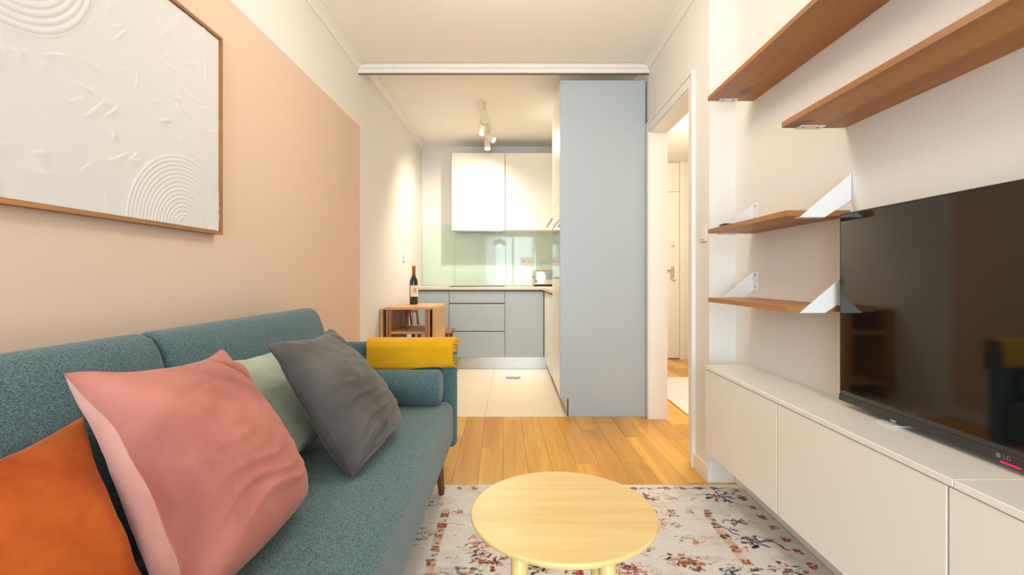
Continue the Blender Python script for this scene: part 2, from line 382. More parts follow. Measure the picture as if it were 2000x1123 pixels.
# ================================================================== KITCHEN
YFR = 5.28                                # fronts of the back run
def base_unit(label, x0, x1, zs, group):
    t = thing('kitchen_base_cabinet', label, 'cabinet', ((x0+x1)/2, YFR+.3, 0), group)
    box('carcass', x0+.001, x1-.001, YFR+.02, YB-.002, .135, .888, KGREY, t)
    box('grip_profile', x0+.002, x1-.002, YFR+.012, YFR+.02, .138, .888, KDARK, t)
    for k, (a, c) in enumerate(zs):
        box('drawer_front' if len(zs) > 1 else 'door', x0+.0025, x1-.0025, YFR, YFR+.012, a, c, KGREY, t, .002, 1)
    return t
G = 'pale grey base cabinets along the back kitchen wall'
base_unit('pale grey base cabinet with one door, partly behind the folding table', XL+.003, -.729, [(.137, .868)], G)
base_unit('pale grey base cabinet with three drawers under the hob', -.729, -.108, [(.137, .418), (.43, .728), (.742, .868)], G)
base_unit('pale grey base cabinet with one plain door in the corner beside the drawers', -.108, .325, [(.137, .868)], G)
tag(box('plinth', XL+.003, .385, YFR+.05, YFR+.065, 0, .134, STEEL), 'polished steel plinth strip under the back kitchen cabinets', 'plinth')
# right run (seen at a grazing angle) between the corner and the tall unit
t = thing('kitchen_base_cabinet', 'pale grey base cabinet on the right side between corner and tall unit', 'cabinet', (.65, 4.77, 0), G)
box('carcass', .352, .975, 4.256, YB-.002, .135, .888, KGREY, t)
box('door', .33, .35, 4.258, 4.765, .137, .868, KWHITE, t, .002, 1); box('door', .33, .35, 4.769, 5.276, .137, .868, KWHITE, t, .002, 1)  # white lacquer on grey fronts: their grazing reflection put into the colour
tag(box('plinth', .39, .405, 3.522, YFR+.05, 0, .134, STEEL), 'steel plinth strip under the right-hand kitchen units', 'plinth')
tag(prism('worktop', [(XL+.003, YB-.002), (XL+.003, YFR-.018), (.30, YFR-.018), (.312, 4.258), (.975, 4.258), (.975, YB-.002)], 'Z', .888, .92, COUNTER, None, .002, 1),
    'beige stone worktop running along the back kitchen wall and round the corner', 'worktop')
h = thing('cooktop', 'black glass hob set flush in the worktop above the drawers', 'hob', (-.42, 5.55, .9203), None)
box('glass', -.73, -.115, 5.285, 5.80, .9203, .926, BLACK, h, .002, 1)
for hx, hy, r in ((-.58, 5.42, .08), (-.27, 5.42, .1), (-.58, 5.66, .1), (-.27, 5.66, .08)):
    lathe('cooking_ring', [(r, 0), (r, .0004), (r-.003, .0004)], (hx, hy, .926), KDARK, h, 32)
sp = thing('glass_backsplash', 'pale mint glass panels behind the kitchen worktop, mirroring the window', 'backsplash', (-.1, YB-.008, .921))
for x0, x1 in ((XL+.003, -.735), (-.733, -.112), (-.110, .975)):
    box('glass_panel', x0, x1, YB-.010, YB-.002, .922, 1.668 if x0 < -1 else 1.62, GLASSG, sp, .001, 1)
# uppers
def upper(label, x0, x1, hood):
    t = thing('kitchen_wall_cabinet', label, 'cabinet', ((x0+x1)/2, 5.68, 1.57), 'white wall cabinets above the hob')
    box('carcass', x0+.001, x1-.001, 5.52, YB-.012, 1.572, 2.464, KWHITE, t)
    zb = 1.636 if hood else 1.572
    box('door', x0+.002, x1-.002, 5.50, 5.519, zb, 2.466, KWHITE, t, .002, 1)
    if hood:
        f = box('hood_drawer', x0+.002, x1-.002, 5.50, 5.519, 1.572, 1.632, KWHITE, t, .002, 1)
        box('hood_filter', x0+.03, x1-.03, 5.54, 5.82, 1.566, 1.572, STEEL, t)
upper('white wall cabinet with slim extractor drawer, lit by the spotlight', -.73, -.112, True)
upper('plain white wall cabinet at the right beside the tall unit', -.110, .60, False)
# tall unit
t = thing('tall_kitchen_unit', 'tall pale blue-grey kitchen unit with built-in oven, its side facing the room', 'cabinet', (.65, 3.88, 0))
prism('side_panel', [(.335, 2.48), (.335, .135), (.398, .135), (.398, 0), (.966, 0), (.966, 2.48)], 'Y', 3.50, 3.52, KGREY, t, .0015, 1)
box('carcass', .358, .957, 3.522, 4.25, .137, 2.478, KGREY, t)
box('door', .337, .357, 3.523, 4.25, 1.632, 2.478, KWHITE, t, .002, 1)  # grey fronts of the tall unit in white, glancing reflection painted in
box('door', .337, .357, 3.523, 4.25, .137, 1.02, KWHITE, t, .002, 1)
box('toe_seal', .390, .397, 3.505, 3.52, 0, .13, BLACK, t)
box('top_filler', .337, .357, 3.523, 4.25, 1.50, 1.629, KWHITE, t, .002, 1)
ov = box('oven_front', .337, .357, 3.535, 4.238, 1.028, 1.496, SCREEN, t, .002, 1)
box('oven_trim', .334, .337, 3.535, 4.238, 1.45, 1.496, STEEL, ov); box('oven_trim', .334, .337, 3.535, 4.238, 1.024, 1.034, STEEL, ov)
box('oven_handle', .278, .292, 3.58, 4.19, 1.468, 1.486, STEEL, ov, .004, 2)
box('handle_post', .29, .336, 3.60, 3.615, 1.47, 1.484, STEEL, ov); box('handle_post', .29, .336, 4.155, 4.17, 1.47, 1.484, STEEL, ov)
# toaster
t = thing('toaster', 'chrome toaster on the worktop in the kitchen corner', 'toaster', (.37, 5.58, .92))
box('body', .228, .52, 5.50, 5.66, .932, 1.108, CHROME, t, .022, 4, True)
box('base', .222, .526, 5.495, 5.665, .9205, .936, BLACK, t, .006, 2)
boxes('slot', [(.27, .48, 5.53, 5.555, 1.1075, 1.109), (.27, .48, 5.60, 5.625, 1.1075, 1.109)], BLACK, t)
box('lever', .212, .228, 5.57, 5.59, 1.02, 1.035, BLACK, t, .003, 1)
tube('cord', [(.40, 5.67, .95), (.42, 5.76, 1.0), (.38, 5.825, 1.10), (.33, 5.838, 1.16), (.31, 5.84, 1.20), (.34, 5.84, 1.235), (.375, 5.842, 1.20)], .003, PLASTIC, t)
# sockets and switches
def plate(label, axis, c, w_, h_, sub, catg='socket'):
    x, y, z = c; t = thing('socket_plate' if catg == 'socket' else 'light_switch', label, catg, c)
    if axis == 'Y':
        p_ = box('plate', x-w_/2, x+w_/2, y-.009, y, z-h_/2, z+h_/2, PLASTIC, t, .003, 2)
        for k in range(sub):
            cx = x-w_/2+(k+.5)*w_/sub
            lathe('socket_well', [(.021, 0), (.021, .003), (.017, .003), (.016, .0005)], (cx, y-.009, z), PLASTIC, t, 24, Matrix.Rotation(pi/2, 3, 'X'))
            boxes('pin_hole', [(cx-.012, cx-.008, y-.0105, y-.009, z-.002, z+.002), (cx+.008, cx+.012, y-.0105, y-.009, z-.002, z+.002)], BLACK, t)
    else:
        s = -1 if x > 0 else 1
        xs = sorted((x, x+s*.009)); box('plate', xs[0], xs[1], y-w_/2, y+w_/2, z-h_/2, z+h_/2, PLASTIC, t, .003, 2)
        xs = sorted((x+s*.009, x+s*.014))
        for k in range(sub):
            hh = h_*.8/sub; zz = z-h_*.4+(k+.5)*hh
            box('rocker', xs[0], xs[1], y-w_*.36, y+w_*.36, zz-hh*.46, zz+hh*.46, PLASTIC, t, .002, 1)
    return t
plate('white double socket on the mint glass backsplash', 'Y', (.152, YB-.010, 1.222), .155, .09, 2)
plate('small white switch on the left kitchen wall above the folding table', 'X', (XL, 4.87, 1.225), .075, .085, 1, 'switch')
plate('white light switch on the wall end beside the doorway', 'X', (XR, 2.455, 1.255), .082, .085, 1, 'switch')
# floor disc
t = thing('floor_drain_cover', 'round steel cover set in the cream kitchen tiles', 'drain cover', (-.015, 4.86, 0))
lathe('disc', [(.074, 0), (.074, .002), (.068, .004), (.03, .0045)], (-.015, 4.86, 0), STEEL, t)
lathe('rim', [(.079, 0), (.079, .0015), (.074, .0015)], (-.015, 4.86, 0), CHROME, t)
# track light
t = thing('track_light', 'cream ceiling track with swivelling spotlights in the kitchen', 'light', (-.30, 4.75, ZK))
box('rail', -.322, -.288, 4.32, 5.28, ZK-.028, ZK-.001, LAMPCREAM, t, .003, 1)
def spot(c, tgt, power, ang):
    c = Vector(c); d = (Vector(tgt)-c).normalized(); M = d.to_track_quat('-Z', 'Y').to_matrix()
    tube('stem', [(c.x, c.y, ZK-.028), (c.x, c.y, c.z)], .009, LAMPCREAM, t)
    hd = lathe('spot_head', [(.022, .085), (.031, .078), (.034, -.03), (.036, -.062), (.031, -.062), (.029, -.055)], c, LAMPCREAM, t, 28, M)
    lathe('bulb', [(.029, 0), (.028, -.002), (.012, -.004)], c+M @ Vector((0, 0, -.054)), SPOTGLOW, hd, 24, M)
    l = lamp('spot_beam', 'SPOT', c+d*.075, power, (1, .90, .74), spot_size=math.radians(ang), spot_blend=1.0, shadow_soft_size=.03)
    l.rotation_euler = d.to_track_quat('-Z', 'Y').to_euler()
spot((-.28, 4.45, 2.52), (-.36, 5.5, 1.90), LAMP_SPOT*.18, 56)
spot((-.325, 4.72, 2.50), (-.75, 5.5, .75), LAMP_SPOT*1.15, 138)
spot((-.26, 5.0, 2.50), (.34, 4.7, 2.0), LAMP_SPOT*.7, 130)
spot((-.30, 5.22, 2.49), (-.15, 4.35, 0.0), LAMP_SPOT*.9, 105)

# ================================================================== LIVING ROOM LAMPS (mirrored in the kitchen glass)
t = thing('ceiling_lamp', 'round white flush ceiling lamp in the living room, out of the frame above', 'lamp', (0, 1.9, ZC))
lathe('lamp_base', [(.17, -.001), (.17, -.02), (.15, -.025)], (0, 1.9, ZC), BRACK, t)
lathe('shade', [(.165, -.021), (.17, -.04), (.15, -.07), (.09, -.092), (.02, -.098)], (0, 1.9, ZC), BULB, t)
lamp('ceiling_lamp_light', 'POINT', (0, 1.9, ZC-.3), LAMP_CEIL, WARM, shadow_soft_size=.15)
t = thing('pendant_lamp', 'sage green dome pendant lamp behind the camera', 'lamp', (-.42, -1.5, ZC))
lathe('canopy', [(.05, -.001), (.05, -.02), (.02, -.03)], (-.42, -1.5, ZC), GREENL, t)
tube('cord', [(-.42, -1.5, ZC-.03), (-.42, -1.5, 2.12)], .004, BLACK, t)
lathe('shade', [(.02, 2.14), (.03, 2.11), (.06, 2.09), (.14, 2.04), (.19, 1.95), (.2, 1.92), (.19, 1.92), (.18, 1.95), (.13, 2.03), (.02, 2.08)], (-.42, -1.5, 0), GREENL, t)
lathe('bulb', [(.01, 2.05), (.03, 2.02), (.035, 1.98), (.02, 1.95)], (-.42, -1.5, 0), BULB, t, 20)
lamp('pendant_light', 'POINT', (-.42, -1.5, 1.93), LAMP_PEND, WARM, shadow_soft_size=.06)
t = thing('ceiling_lamp', 'round white flush ceiling lamp in the hall', 'lamp', (1.65, 3.9, ZH))
lathe('lamp_base', [(.14, -.001), (.14, -.02), (.12, -.025)], (1.65, 3.9, ZH), BRACK, t)
lathe('shade', [(.135, -.021), (.14, -.035), (.12, -.06), (.06, -.075), (.02, -.078)], (1.65, 3.9, ZH), BULB, t)
lamp('hall_light', 'POINT', (1.65, 3.9, ZH-.18), LAMP_HALL, (1, .9, .74), shadow_soft_size=.12)

# ================================================================== SOFA
SY0, SY1 = .25, 2.32
s = thing('sofa', 'teal fabric sofa with two back cushions and thin arms along the peach wall', 'sofa', (-.70, 1.28, 0))
def soft_box(name, x0, x1, y0, y1, z0, z1, bev, mat, parent, seg=6, bulge=0):
    bm = bmesh.new(); bm_box(bm, x0, x1, y0, y1, z0, z1)
    bmesh.ops.bevel(bm, geom=list(bm.edges), offset=bev, segments=seg, profile=.5, affect='EDGES')
    return from_bm(name, bm, mat, parent, True)
soft_box('seat', -1.02, -.295, SY0, SY1, .215, .43, .045, SOFA, s)
for y0, y1, nm in ((SY1, SY1+.075, 'arm'), (SY0-.075, SY0, 'arm')):
    soft_box(nm, -1.10, -.285, y0+.001, y1, .19, .708, .03, SOFA, s)
soft_box('back_frame', -1.122, -1.075, SY0, SY1, .2, .80, .015, SOFA, s)
prof = [(-.80, .428), (-.865, .60), (-.925, .80), (-.94, .842), (-.958, .868), (-.985, .881), (-1.015, .879), (-1.045, .862), (-1.062, .83), (-1.07, .78), (-1.07, .428)]
def loft(name, prof, y0, y1, rad, mat, parent, k=7):
    Q = []
    for i in range(len(prof)-1):
        n_ = 4 if math.dist(prof[i], prof[i+1]) > .1 else 2
        for j in range(n_): Q.append(np.array(prof[i])+(np.array(prof[i+1])-np.array(prof[i]))*j/n_)
    Q.append(np.array(prof[-1])); Q = np.array(Q); n_ = len(Q); cen = Q.mean(0)
    tn = np.roll(Q, -1, 0)-np.roll(Q, 1, 0); nr = np.stack([tn[:, 1], -tn[:, 0]], 1); nr /= np.linalg.norm(nr, axis=1)[:, None]
    if ((Q-cen)*nr).sum() < 0: nr = -nr
    st = [(y0+rad*(1-math.sin(t)), rad*(1-math.cos(t))) for t in np.linspace(pi/2, 0, k)][::-1]
    st = [(y0+rad*(1-math.cos(t)), rad*(1-math.sin(t))) for t in np.linspace(0, pi/2, k)]
    st = st+[(y0+(y1-y0)*f, 0) for f in (.2, .4, .6, .8)]+[(y0+y1-y, o) for y, o in st[::-1]]
    V = []; F = []
    for y, o in st:
        for p, nn in zip(Q, nr): V.append((p[0]-nn[0]*o, y, max(.428, p[1]-nn[1]*o)))
    for i in range(len(st)-1):
        for j in range(n_): F.append((i*n_+j, i*n_+(j+1) % n_, (i+1)*n_+(j+1) % n_, (i+1)*n_+j))
    F.append(tuple(range(n_))[::-1]); F.append(tuple(range((len(st)-1)*n_, len(st)*n_)))
    return from_arr(name, V, F, mat, parent)
for y0, y1 in ((SY0+.004, 1.272), (1.275, SY1-.01)):
    loft('back_cushion', prof, y0, y1, .03, SOFA, s)
for lx, ly in ((-.355, 2.21), (-1.0, 2.21), (-.355, .36), (-1.0, .36)):
    rod('leg', (lx, ly, .22), (lx+(.012 if lx > -.5 else -.012), ly+(.02 if ly > 1 else -.02), .0105 if lx > -.5 else 0), .022, .014, LEGW, s)
lathe('seat_button', [(.019, 0), (.018, .004), (.012, .008), (.003, .009)], (-.612, 1.41, .428), SOFA, s, 24)
# bolster
Mx = Matrix.Rotation(pi/2, 3, 'Y')
b_ = tag(lathe('bolster_cushion', [(.03, 0), (.066, .003), (.078, .014), (.081, .03), (.081, .25), (.081, .43), (.078, .447), (.066, .457), (.03, .46)],
           (-.80, 2.232, .512), SOFA, None, 48, Mx), 'teal cylindrical bolster lying against the far sofa arm', 'bolster')

# pillows: corners bl, br, tr, tl in world space
def pillow(name, label, corners, tf, tb, mat, seed, wr=.012, cav=.09, n=84, folds=(), cavl=None, bmat=None, cavb=None):
    BL, BR, TR, TL = [np.array(c, float) for c in corners]
    root = thing(name, label, 'cushion', tuple((BL+BR)/2))
    u = np.linspace(-1, 1, n+1); U, W = np.meshgrid(u, u)
    # denser near the rim
    U = np.sign(U)*(1-(1-np.abs(U))**1.35); W = np.sign(W)*(1-(1-np.abs(W))**1.35)
    nrm = np.cross(BR-BL, TL-BL); nrm /= np.linalg.norm(nrm)
    if nrm[0] < 0: nrm = -nrm
    cu = np.where(U < 0, cav if cavl is None else cavl, cav); Uc = U*(1-cu*(1-W**2)*np.abs(U)); cw = np.where(W < 0, cav if cavb is None else cavb, cav); Wc = W*(1-cw*(1-U**2)*np.abs(W))
    # waviness of the rim
    a = (1+Uc)/2; c = (1+Wc)/2
    P = ((1-a)*(1-c))[..., None]*BL+(a*(1-c))[..., None]*BR+(a*c)[..., None]*TR+((1-a)*c)[..., None]*TL
    prof_ = np.clip((1-U**2)*(1-W**2), 0, 1)
    th_ = prof_**.36*(1-.25*W)            # fuller towards the bottom
    rim = np.clip(1-prof_*3, 0, 1)
    wob = np.zeros_like(U); wv = np.zeros_like(U)
    for i in range(n+1):
        for j in range(n+1):
            p = Vector((U[i, j]*1.1+seed, W[i, j]*2.6, seed*.7))
            r_ = Vector((U[i, j]*3.0, W[i, j]*7+1.5*U[i, j], seed*1.3))
            wob[i, j] = mnoise.noise(p)+.6*(1-abs(mnoise.noise(r_))*2)
            wv[i, j] = mnoise.noise(Vector((U[i, j]*2.2, W[i, j]*2.2, seed+9)))
    fo = np.zeros_like(U)
    for (fu, fv, ang, ln, wd, hgt) in folds:
        ca, sa = math.cos(ang), math.sin(ang)
        dx = (U-fu)*ca+(W-fv)*sa; dy = -(U-fu)*sa+(W-fv)*ca+.10*np.sin(dx*4)
        fo += hgt*np.exp(-(dx/ln)**2-(dy/wd)**2)
    edge = np.clip(prof_*6, 0, 1)
    hf = tf*th_+edge*(wr*wob+fo); hb = tb*th_+edge*wr*.6*wob
    shift = (.018*wv*(1-edge))[..., None]*nrm
    Fv = P+shift+hf[..., None]*nrm; Bv = P+shift-hb[..., None]*nrm
    Fv[..., 2] = np.maximum(Fv[..., 2], .4345); Bv[..., 2] = np.maximum(Bv[..., 2], .4335)   # flattened where it rests on the seat
    V = np.concatenate([Fv.reshape(-1, 3), Bv.reshape(-1, 3)]); m_ = (n+1)**2; F = []
    for i in range(n):
        for j in range(n):
            q = i*(n+1)+j; F.append((q, q+1, q+n+2, q+n+1)); F.append((m_+q, m_+q+n+1, m_+q+n+2, m_+q+1))
    F = np.array(F); fm = F[F.max(1) < m_]; bk = F[F.min(1) >= m_]-m_
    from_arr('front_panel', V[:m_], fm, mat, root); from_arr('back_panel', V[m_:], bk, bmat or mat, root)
    G_ = Fv; ring = [G_[0, j] for j in range(0, n, 2)]+[G_[i, n] for i in range(0, n, 2)]+[G_[n, n-j] for j in range(0, n, 2)]+[G_[n-i, 0] for i in range(0, n, 2)]
    tube('seam', ring, .0022, mat, root, 6, True)
    return root
pillow('throw_pillow', 'bright orange velvet cushion at the near end behind the pink one',
       [(-.66, .40, .462), (-.68, .87, .462), (-.90, .985, .735), (-.88, .47, .70)], .07, .03, V_ORANGE, 3, .003)
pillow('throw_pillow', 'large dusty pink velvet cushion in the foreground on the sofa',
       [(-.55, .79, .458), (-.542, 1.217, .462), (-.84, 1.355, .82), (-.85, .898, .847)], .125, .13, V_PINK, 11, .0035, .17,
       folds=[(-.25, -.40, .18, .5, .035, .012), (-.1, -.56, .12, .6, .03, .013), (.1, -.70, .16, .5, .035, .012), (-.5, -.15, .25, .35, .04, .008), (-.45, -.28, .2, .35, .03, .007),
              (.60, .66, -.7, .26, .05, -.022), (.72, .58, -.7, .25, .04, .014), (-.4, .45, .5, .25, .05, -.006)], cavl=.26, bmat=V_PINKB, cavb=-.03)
pillow('throw_pillow', 'pale sage green cushion half hidden between the pink and grey cushions',
       [(-.68, 1.36, .458), (-.68, 1.80, .458), (-.885, 1.83, .765), (-.885, 1.40, .775)], .055, .04, V_SAGE, 21, .003)
pillow('throw_pillow', 'dark grey velvet cushion standing at the middle of the sofa seat',
       [(-.474, 1.395, .443), (-.455, 1.84, .455), (-.700, 1.80, .832), (-.726, 1.40, .834)], .105, .075, V_GREY, 31, .004, .11,
       folds=[(-.2, -.5, .25, .6, .035, .013), (-.35, -.68, .4, .5, .035, .016), (-.55, -.80, .6, .3, .035, -.014), (-.3, -.2, .2, .5, .04, .009), (-.5, .05, .1, .3, .04, .007), (.2, -.62, .3, .4, .03, .011),
              (.05, -.35, .3, .4, .03, .008), (.6, .62, -.7, .25, .05, -.014)], cavb=.03)

# throw over the far arm
def throw():
    t = thing('throw_blanket', 'mustard yellow throw folded over the far sofa arm', 'blanket', (-.51, SY1+.04, .71))
    yi, yo, zt = SY1-.008, SY1+.084, .722
    path = [(yi-.004, .588), (yi-.004, .62), (yi-.002, .66), (yi, .69), (yi+.01, .712), (yi+.03, zt), (yi+.05, zt+.001), (yo-.02, zt-.001), (yo-.003, .705), (yo, .68), (yo+.003, .62), (yo+.004, .56)]
    P = [Vector((0, p[0], p[1])) for p in path]; fine = []
    for i in range(len(P)-1):
        for k in range(4): fine.append(P[i].lerp(P[i+1], k/4))
    fine.append(P[-1]); nx = 60; V = []; F = []
    for i in range(nx+1):
        x = -.722+(.722-.300)*i/nx
        for k, p in enumerate(fine):
            nse = mnoise.noise(Vector((x*7, p.z*9+p.y*4, 3)))
            hang = .008*math.sin(x*19+p.z*8)*(1 if k < 8 else 0)
            edge = (-.010*math.sin(x*9+1) if k == 0 else 0)
            s_ = -1 if k < 20 else 1
            V.append((x+.006*mnoise.noise(Vector((p.y*20, p.z*20, i*.02))), p.y-.004*abs(nse)*1-max(0, hang)*.5 if k < 20 else p.y+.004*abs(nse), p.z+edge+(.003*nse if 16 < k < 30 else 0)))
    m_ = len(fine)
    for i in range(nx):
        for k in range(m_-1):
            F.append((i*m_+k, (i+1)*m_+k, (i+1)*m_+k+1, i*m_+k+1))
    c = from_arr('cloth', V, F, YELLOW, t)
    md = c.modifiers.new('thick', 'SOLIDIFY'); md.thickness = .007; md.offset = 1
    # fringe along the short end
    bm = bmesh.new()
    for k in range(0, 40):
        i = nx*m_+min(m_-1, int(k*(m_-1)/39)); p = Vector(V[i])
        r = .0032; 
        q = p+Vector((.014+random.uniform(-.004, .006), random.uniform(-.006, .003), random.uniform(-.006, .004)))
        d = (q-p); M = Matrix.Translation((p+q)/2) @ d.to_track_quat('Z', 'Y').to_matrix().to_4x4()
        bmesh.ops.create_cone(bm, cap_ends=True, segments=6, radius1=r, radius2=r*.7, depth=d.length+.006, matrix=M)
    f = from_bm('fringe', bm, YELLOW, t); f['kind'] = 'stuff'
throw()

# ================================================================== PICTURE
PY0, PY1, PZ0, PZ1 = .76, 1.80, 1.19, 1.935
pc = thing('framed_picture', 'large off-white textured plaster picture in thin oak frame on the peach wall', 'picture', (XL, (PY0+PY1)/2, PZ0))
fw = .011
boxes('frame', [(XL+.001, XL+.034, PY0, PY0+fw, PZ0, PZ1), (XL+.001, XL+.034, PY1-fw, PY1, PZ0, PZ1), (XL+.001, XL+.034, PY0+fw, PY1-fw, PZ0, PZ0+fw), (XL+.001, XL+.034, PY0+fw, PY1-fw, PZ1-fw, PZ1)], FRAMEW, pc)
ny, nz = 420, 300
Y, Z = np.meshgrid(np.linspace(PY0+fw+.002, PY1-fw-.002, ny), np.linspace(PZ0+fw+.002, PZ1-fw-.002, nz))
Hh = np.zeros_like(Y)
def rings(cy, cz, r0, r1, step, amp, mask):
    r = np.hypot(Y-cy, Z-cz); k = (np.abs(np.sin(pi*r/step)))**.8
    m_ = np.clip((r1-r)/.008, 0, 1)*np.clip((r-r0)/.008, 0, 1)*mask
    return amp*k*m_
Hh += rings(1.60, 1.195, .02, .245, .0135, .0020, 1.0)
Hh += rings(1.03, 1.81, .03, .235, .0175, .0026, 1.0)
base_mask = 1-np.clip((.25-np.hypot(Y-1.60, Z-1.195))/.01, 0, 1)-np.clip((.24-np.hypot(Y-1.03, Z-1.81))/.01, 0, 1)
base_mask = np.clip(base_mask, 0, 1)
r2 = np.random.default_rng(5)
for k in range(140):
    cy, cz = r2.uniform(PY0, PY1), r2.uniform(PZ0, PZ1); an = r2.uniform(-.5, .9)+(pi/2 if r2.random() < .25 else 0); L = r2.uniform(.012, .05); wd = r2.uniform(.0014, .0035)
    dx = (Y-cy)*math.cos(an)+(Z-cz)*math.sin(an); dy = -(Y-cy)*math.sin(an)+(Z-cz)*math.cos(an)+r2.uniform(-3, 3)*dx**2
    one = np.exp(-(dx/L)**4)*np.where(dy > 0, np.exp(-(dy/wd)**2), np.exp(-(dy/(wd*6))**2))
    Hh += r2.uniform(.0008, .0022)*one*base_mask
V = np.stack([XL+.026+Hh, Y, Z], -1).reshape(-1, 3)
idx = np.arange(ny*nz).reshape(nz, ny)
F = np.stack([idx[:-1, :-1], idx[:-1, 1:], idx[1:, 1:], idx[1:, :-1]], -1).reshape(-1, 4)
from_arr('canvas', V, F, CANVAS, pc)
box('backing', XL+.002, XL+.022, PY0+fw, PY1-fw, PZ0+fw, PZ1-fw, CANVAS, pc)

# ================================================================== COFFEE TABLE
TX, TY, TZ, TR_ = .121, 1.188, .45, .2305
t = thing('coffee_table', 'small round bamboo coffee table on the patterned rug', 'table', (TX, TY, 0))
lathe('table_top', [(TR_-.014, TZ-.02), (TR_-.004, TZ-.013), (TR_, TZ-.005), (TR_-.001, TZ-.0015), (TR_-.004, TZ)], (TX, TY, 0), BAMBOO, t, 96, None, False)
for sx_, sy_ in ((-1, -1), (1, -1), (-1, 1), (1, 1)):
    ox = {(-1, -1): -.108, (1, -1): .082, (-1, 1): -.10, (1, 1): .10}[(sx_, sy_)]
    a = Vector((TX+ox, TY+sy_*.135, TZ-.02)); c = Vector((TX+ox+sx_*.017, TY+sy_*.165, .011))
    rod('leg', a, c, .0205, .013, BAMBOO, t, 28)

# ================================================================== RUG
RX0, RX1, RY0, RY1 = -.58, 1.096, -.1, 2.333
gx = np.linspace(RX0, RX1, 420); gy = np.concatenate([np.arange(RY0, 1.2, .012), np.arange(1.2, RY1, .0038), [RY1]])
X, Yr = np.meshgrid(gx, gy)
def vnoise(x, y, s, seed):
    r = np.random.default_rng(seed); T = r.random((64, 64)); x = x*s; y = y*s
    xi = np.floor(x).astype(int); yi = np.floor(y).astype(int); fx = x-xi; fy = y-yi
    fx = fx*fx*(3-2*fx); fy = fy*fy*(3-2*fy); g_ = lambda a, b: T[a % 64, b % 64]
    return (g_(xi, yi)*(1-fx)+g_(xi+1, yi)*fx)*(1-fy)+(g_(xi, yi+1)*(1-fx)+g_(xi+1, yi+1)*fx)*fy
def fb(x, y, s, seed): return .5*vnoise(x, y, s, seed)+.3*vnoise(x, y, s*2.1, seed+1)+.2*vnoise(x, y, s*4.3, seed+2)
C = lambda *c: np.array(srgb(*c)[:3])
rug = np.empty(X.shape+(3,)); nb = fb(X, Yr*2, 9, 40)
rug[:] = C(226, 218, 210)
def lay(mask, col):
    m_ = np.clip(mask, 0, 1)[..., None]; rug[:] = rug*(1-m_)+col*m_
lay(np.clip((nb-.5)*2.2, 0, .55), C(198, 186, 172)); lay(np.clip((fb(X*.4, Yr*2, 30, 50)-.5)*2, 0, .4), C(240, 230, 216))
wear = fb(X, Yr*1.6, 42, 60); wear2 = fb(X*1.0, Yr*1.8, 75, 70)
WX = (vnoise(X, Yr, 60, 81)-.5)*.012; WY = (vnoise(X, Yr, 60, 82)-.5)*.012
RUST, RED, NAVY, GREY, TAN, OLIVE, ORG = C(150, 74, 52), C(160, 62, 54), C(48, 50, 68), C(112, 112, 122), C(206, 158, 120), C(186, 176, 130), C(196, 116, 78)
dist_ = lambda thr: np.clip((wear-thr+.07)*14, 0, 1)*np.clip((wear2-.30)*12, 0, 1)
def loz(cx, cy, r, col, col2, thr=.36):
    d = np.maximum(np.abs(X+WX-cx), np.abs(Yr+WY-cy)*.9); 
    lay(np.clip((r-d)/.003, 0, 1)*dist_(thr)*.95, col); lay(np.clip((r*.42-d)/.003, 0, 1)*.8*dist_(thr), col2)
def flower(cx, cy, s_, cols, k=5, ph=0., sq=1.0, thr=.42):
    dx = X+WX*2.6-cx; dy = (Yr+WY*2.6-cy)*sq; r = np.hypot(dx, dy); a = np.arctan2(dy, dx)
    R1 = s_*(.62+.38*np.cos(k*a+ph)); lay(np.clip((R1-r)/.004, 0, 1)*dist_(thr), cols[0])
    R2 = s_*.55*(.7+.3*np.cos(k*a+ph+1)); lay(np.clip((R2-r)/.004, 0, 1)*dist_(thr-.04), cols[1])
    lay(np.clip((s_*.2-r)/.004, 0, 1)*dist_(thr-.08), cols[2])
def tendril(x0, y0, x1, y1, wv_, col, wd=.005, thr=.4):
    L = math.hypot(x1-x0, y1-y0); ca, sa = (x1-x0)/L, (y1-y0)/L
    u_ = (X-x0)*ca+(Yr-y0)*sa; v_ = -(X-x0)*sa+(Yr-y0)*ca+WX
    lay(np.clip((wd-np.abs(v_-wv_*np.sin(u_/L*2*pi)))/.003, 0, 1)*((u_ > 0) & (u_ < L))*dist_(thr), col)
r3 = np.random.default_rng(12)
# tan guard stripes and borders
for xo, xi in ((1.055, .83), (-.54, -.30)):
    lay((np.abs(X-xi) < .018)*(Yr < 2.09)*np.clip((fb(X, Yr, 8, 90)-.47)*5, 0, .75), TAN)
    k = 0; y = 2.27
    while y > 0:
        loz(xo, y, .017, RUST if r3.random() < .75 else RED, ORG, .30+.12*r3.random())
        if y < 2.06: loz(xi, y+.02, .018, RUST if r3.random() < .7 else NAVY if r3.random() < .3 else RED, ORG, .28+.1*r3.random())
        if r3.random() < .55 and y < 2.06: loz(xi+.004, y-.022, .011, GREY if r3.random() < .6 else NAVY, TAN, .4)
        y -= .0845
x = -.50
while x < 1.03:
    loz(x, 2.292, .015, RED if r3.random() < .6 else RUST, ORG, .36)
    if x > .35: tendril(x-.03, 2.293, x+.05, 2.296, .004, (RED, NAVY, GREY)[r3.integers(3)], .006, .38)
    if -.3 < x < .84: loz(x+.03, 2.066, .016, (RED, RUST, ORG, GREY)[r3.integers(4)], TAN, .33)
    x += .077
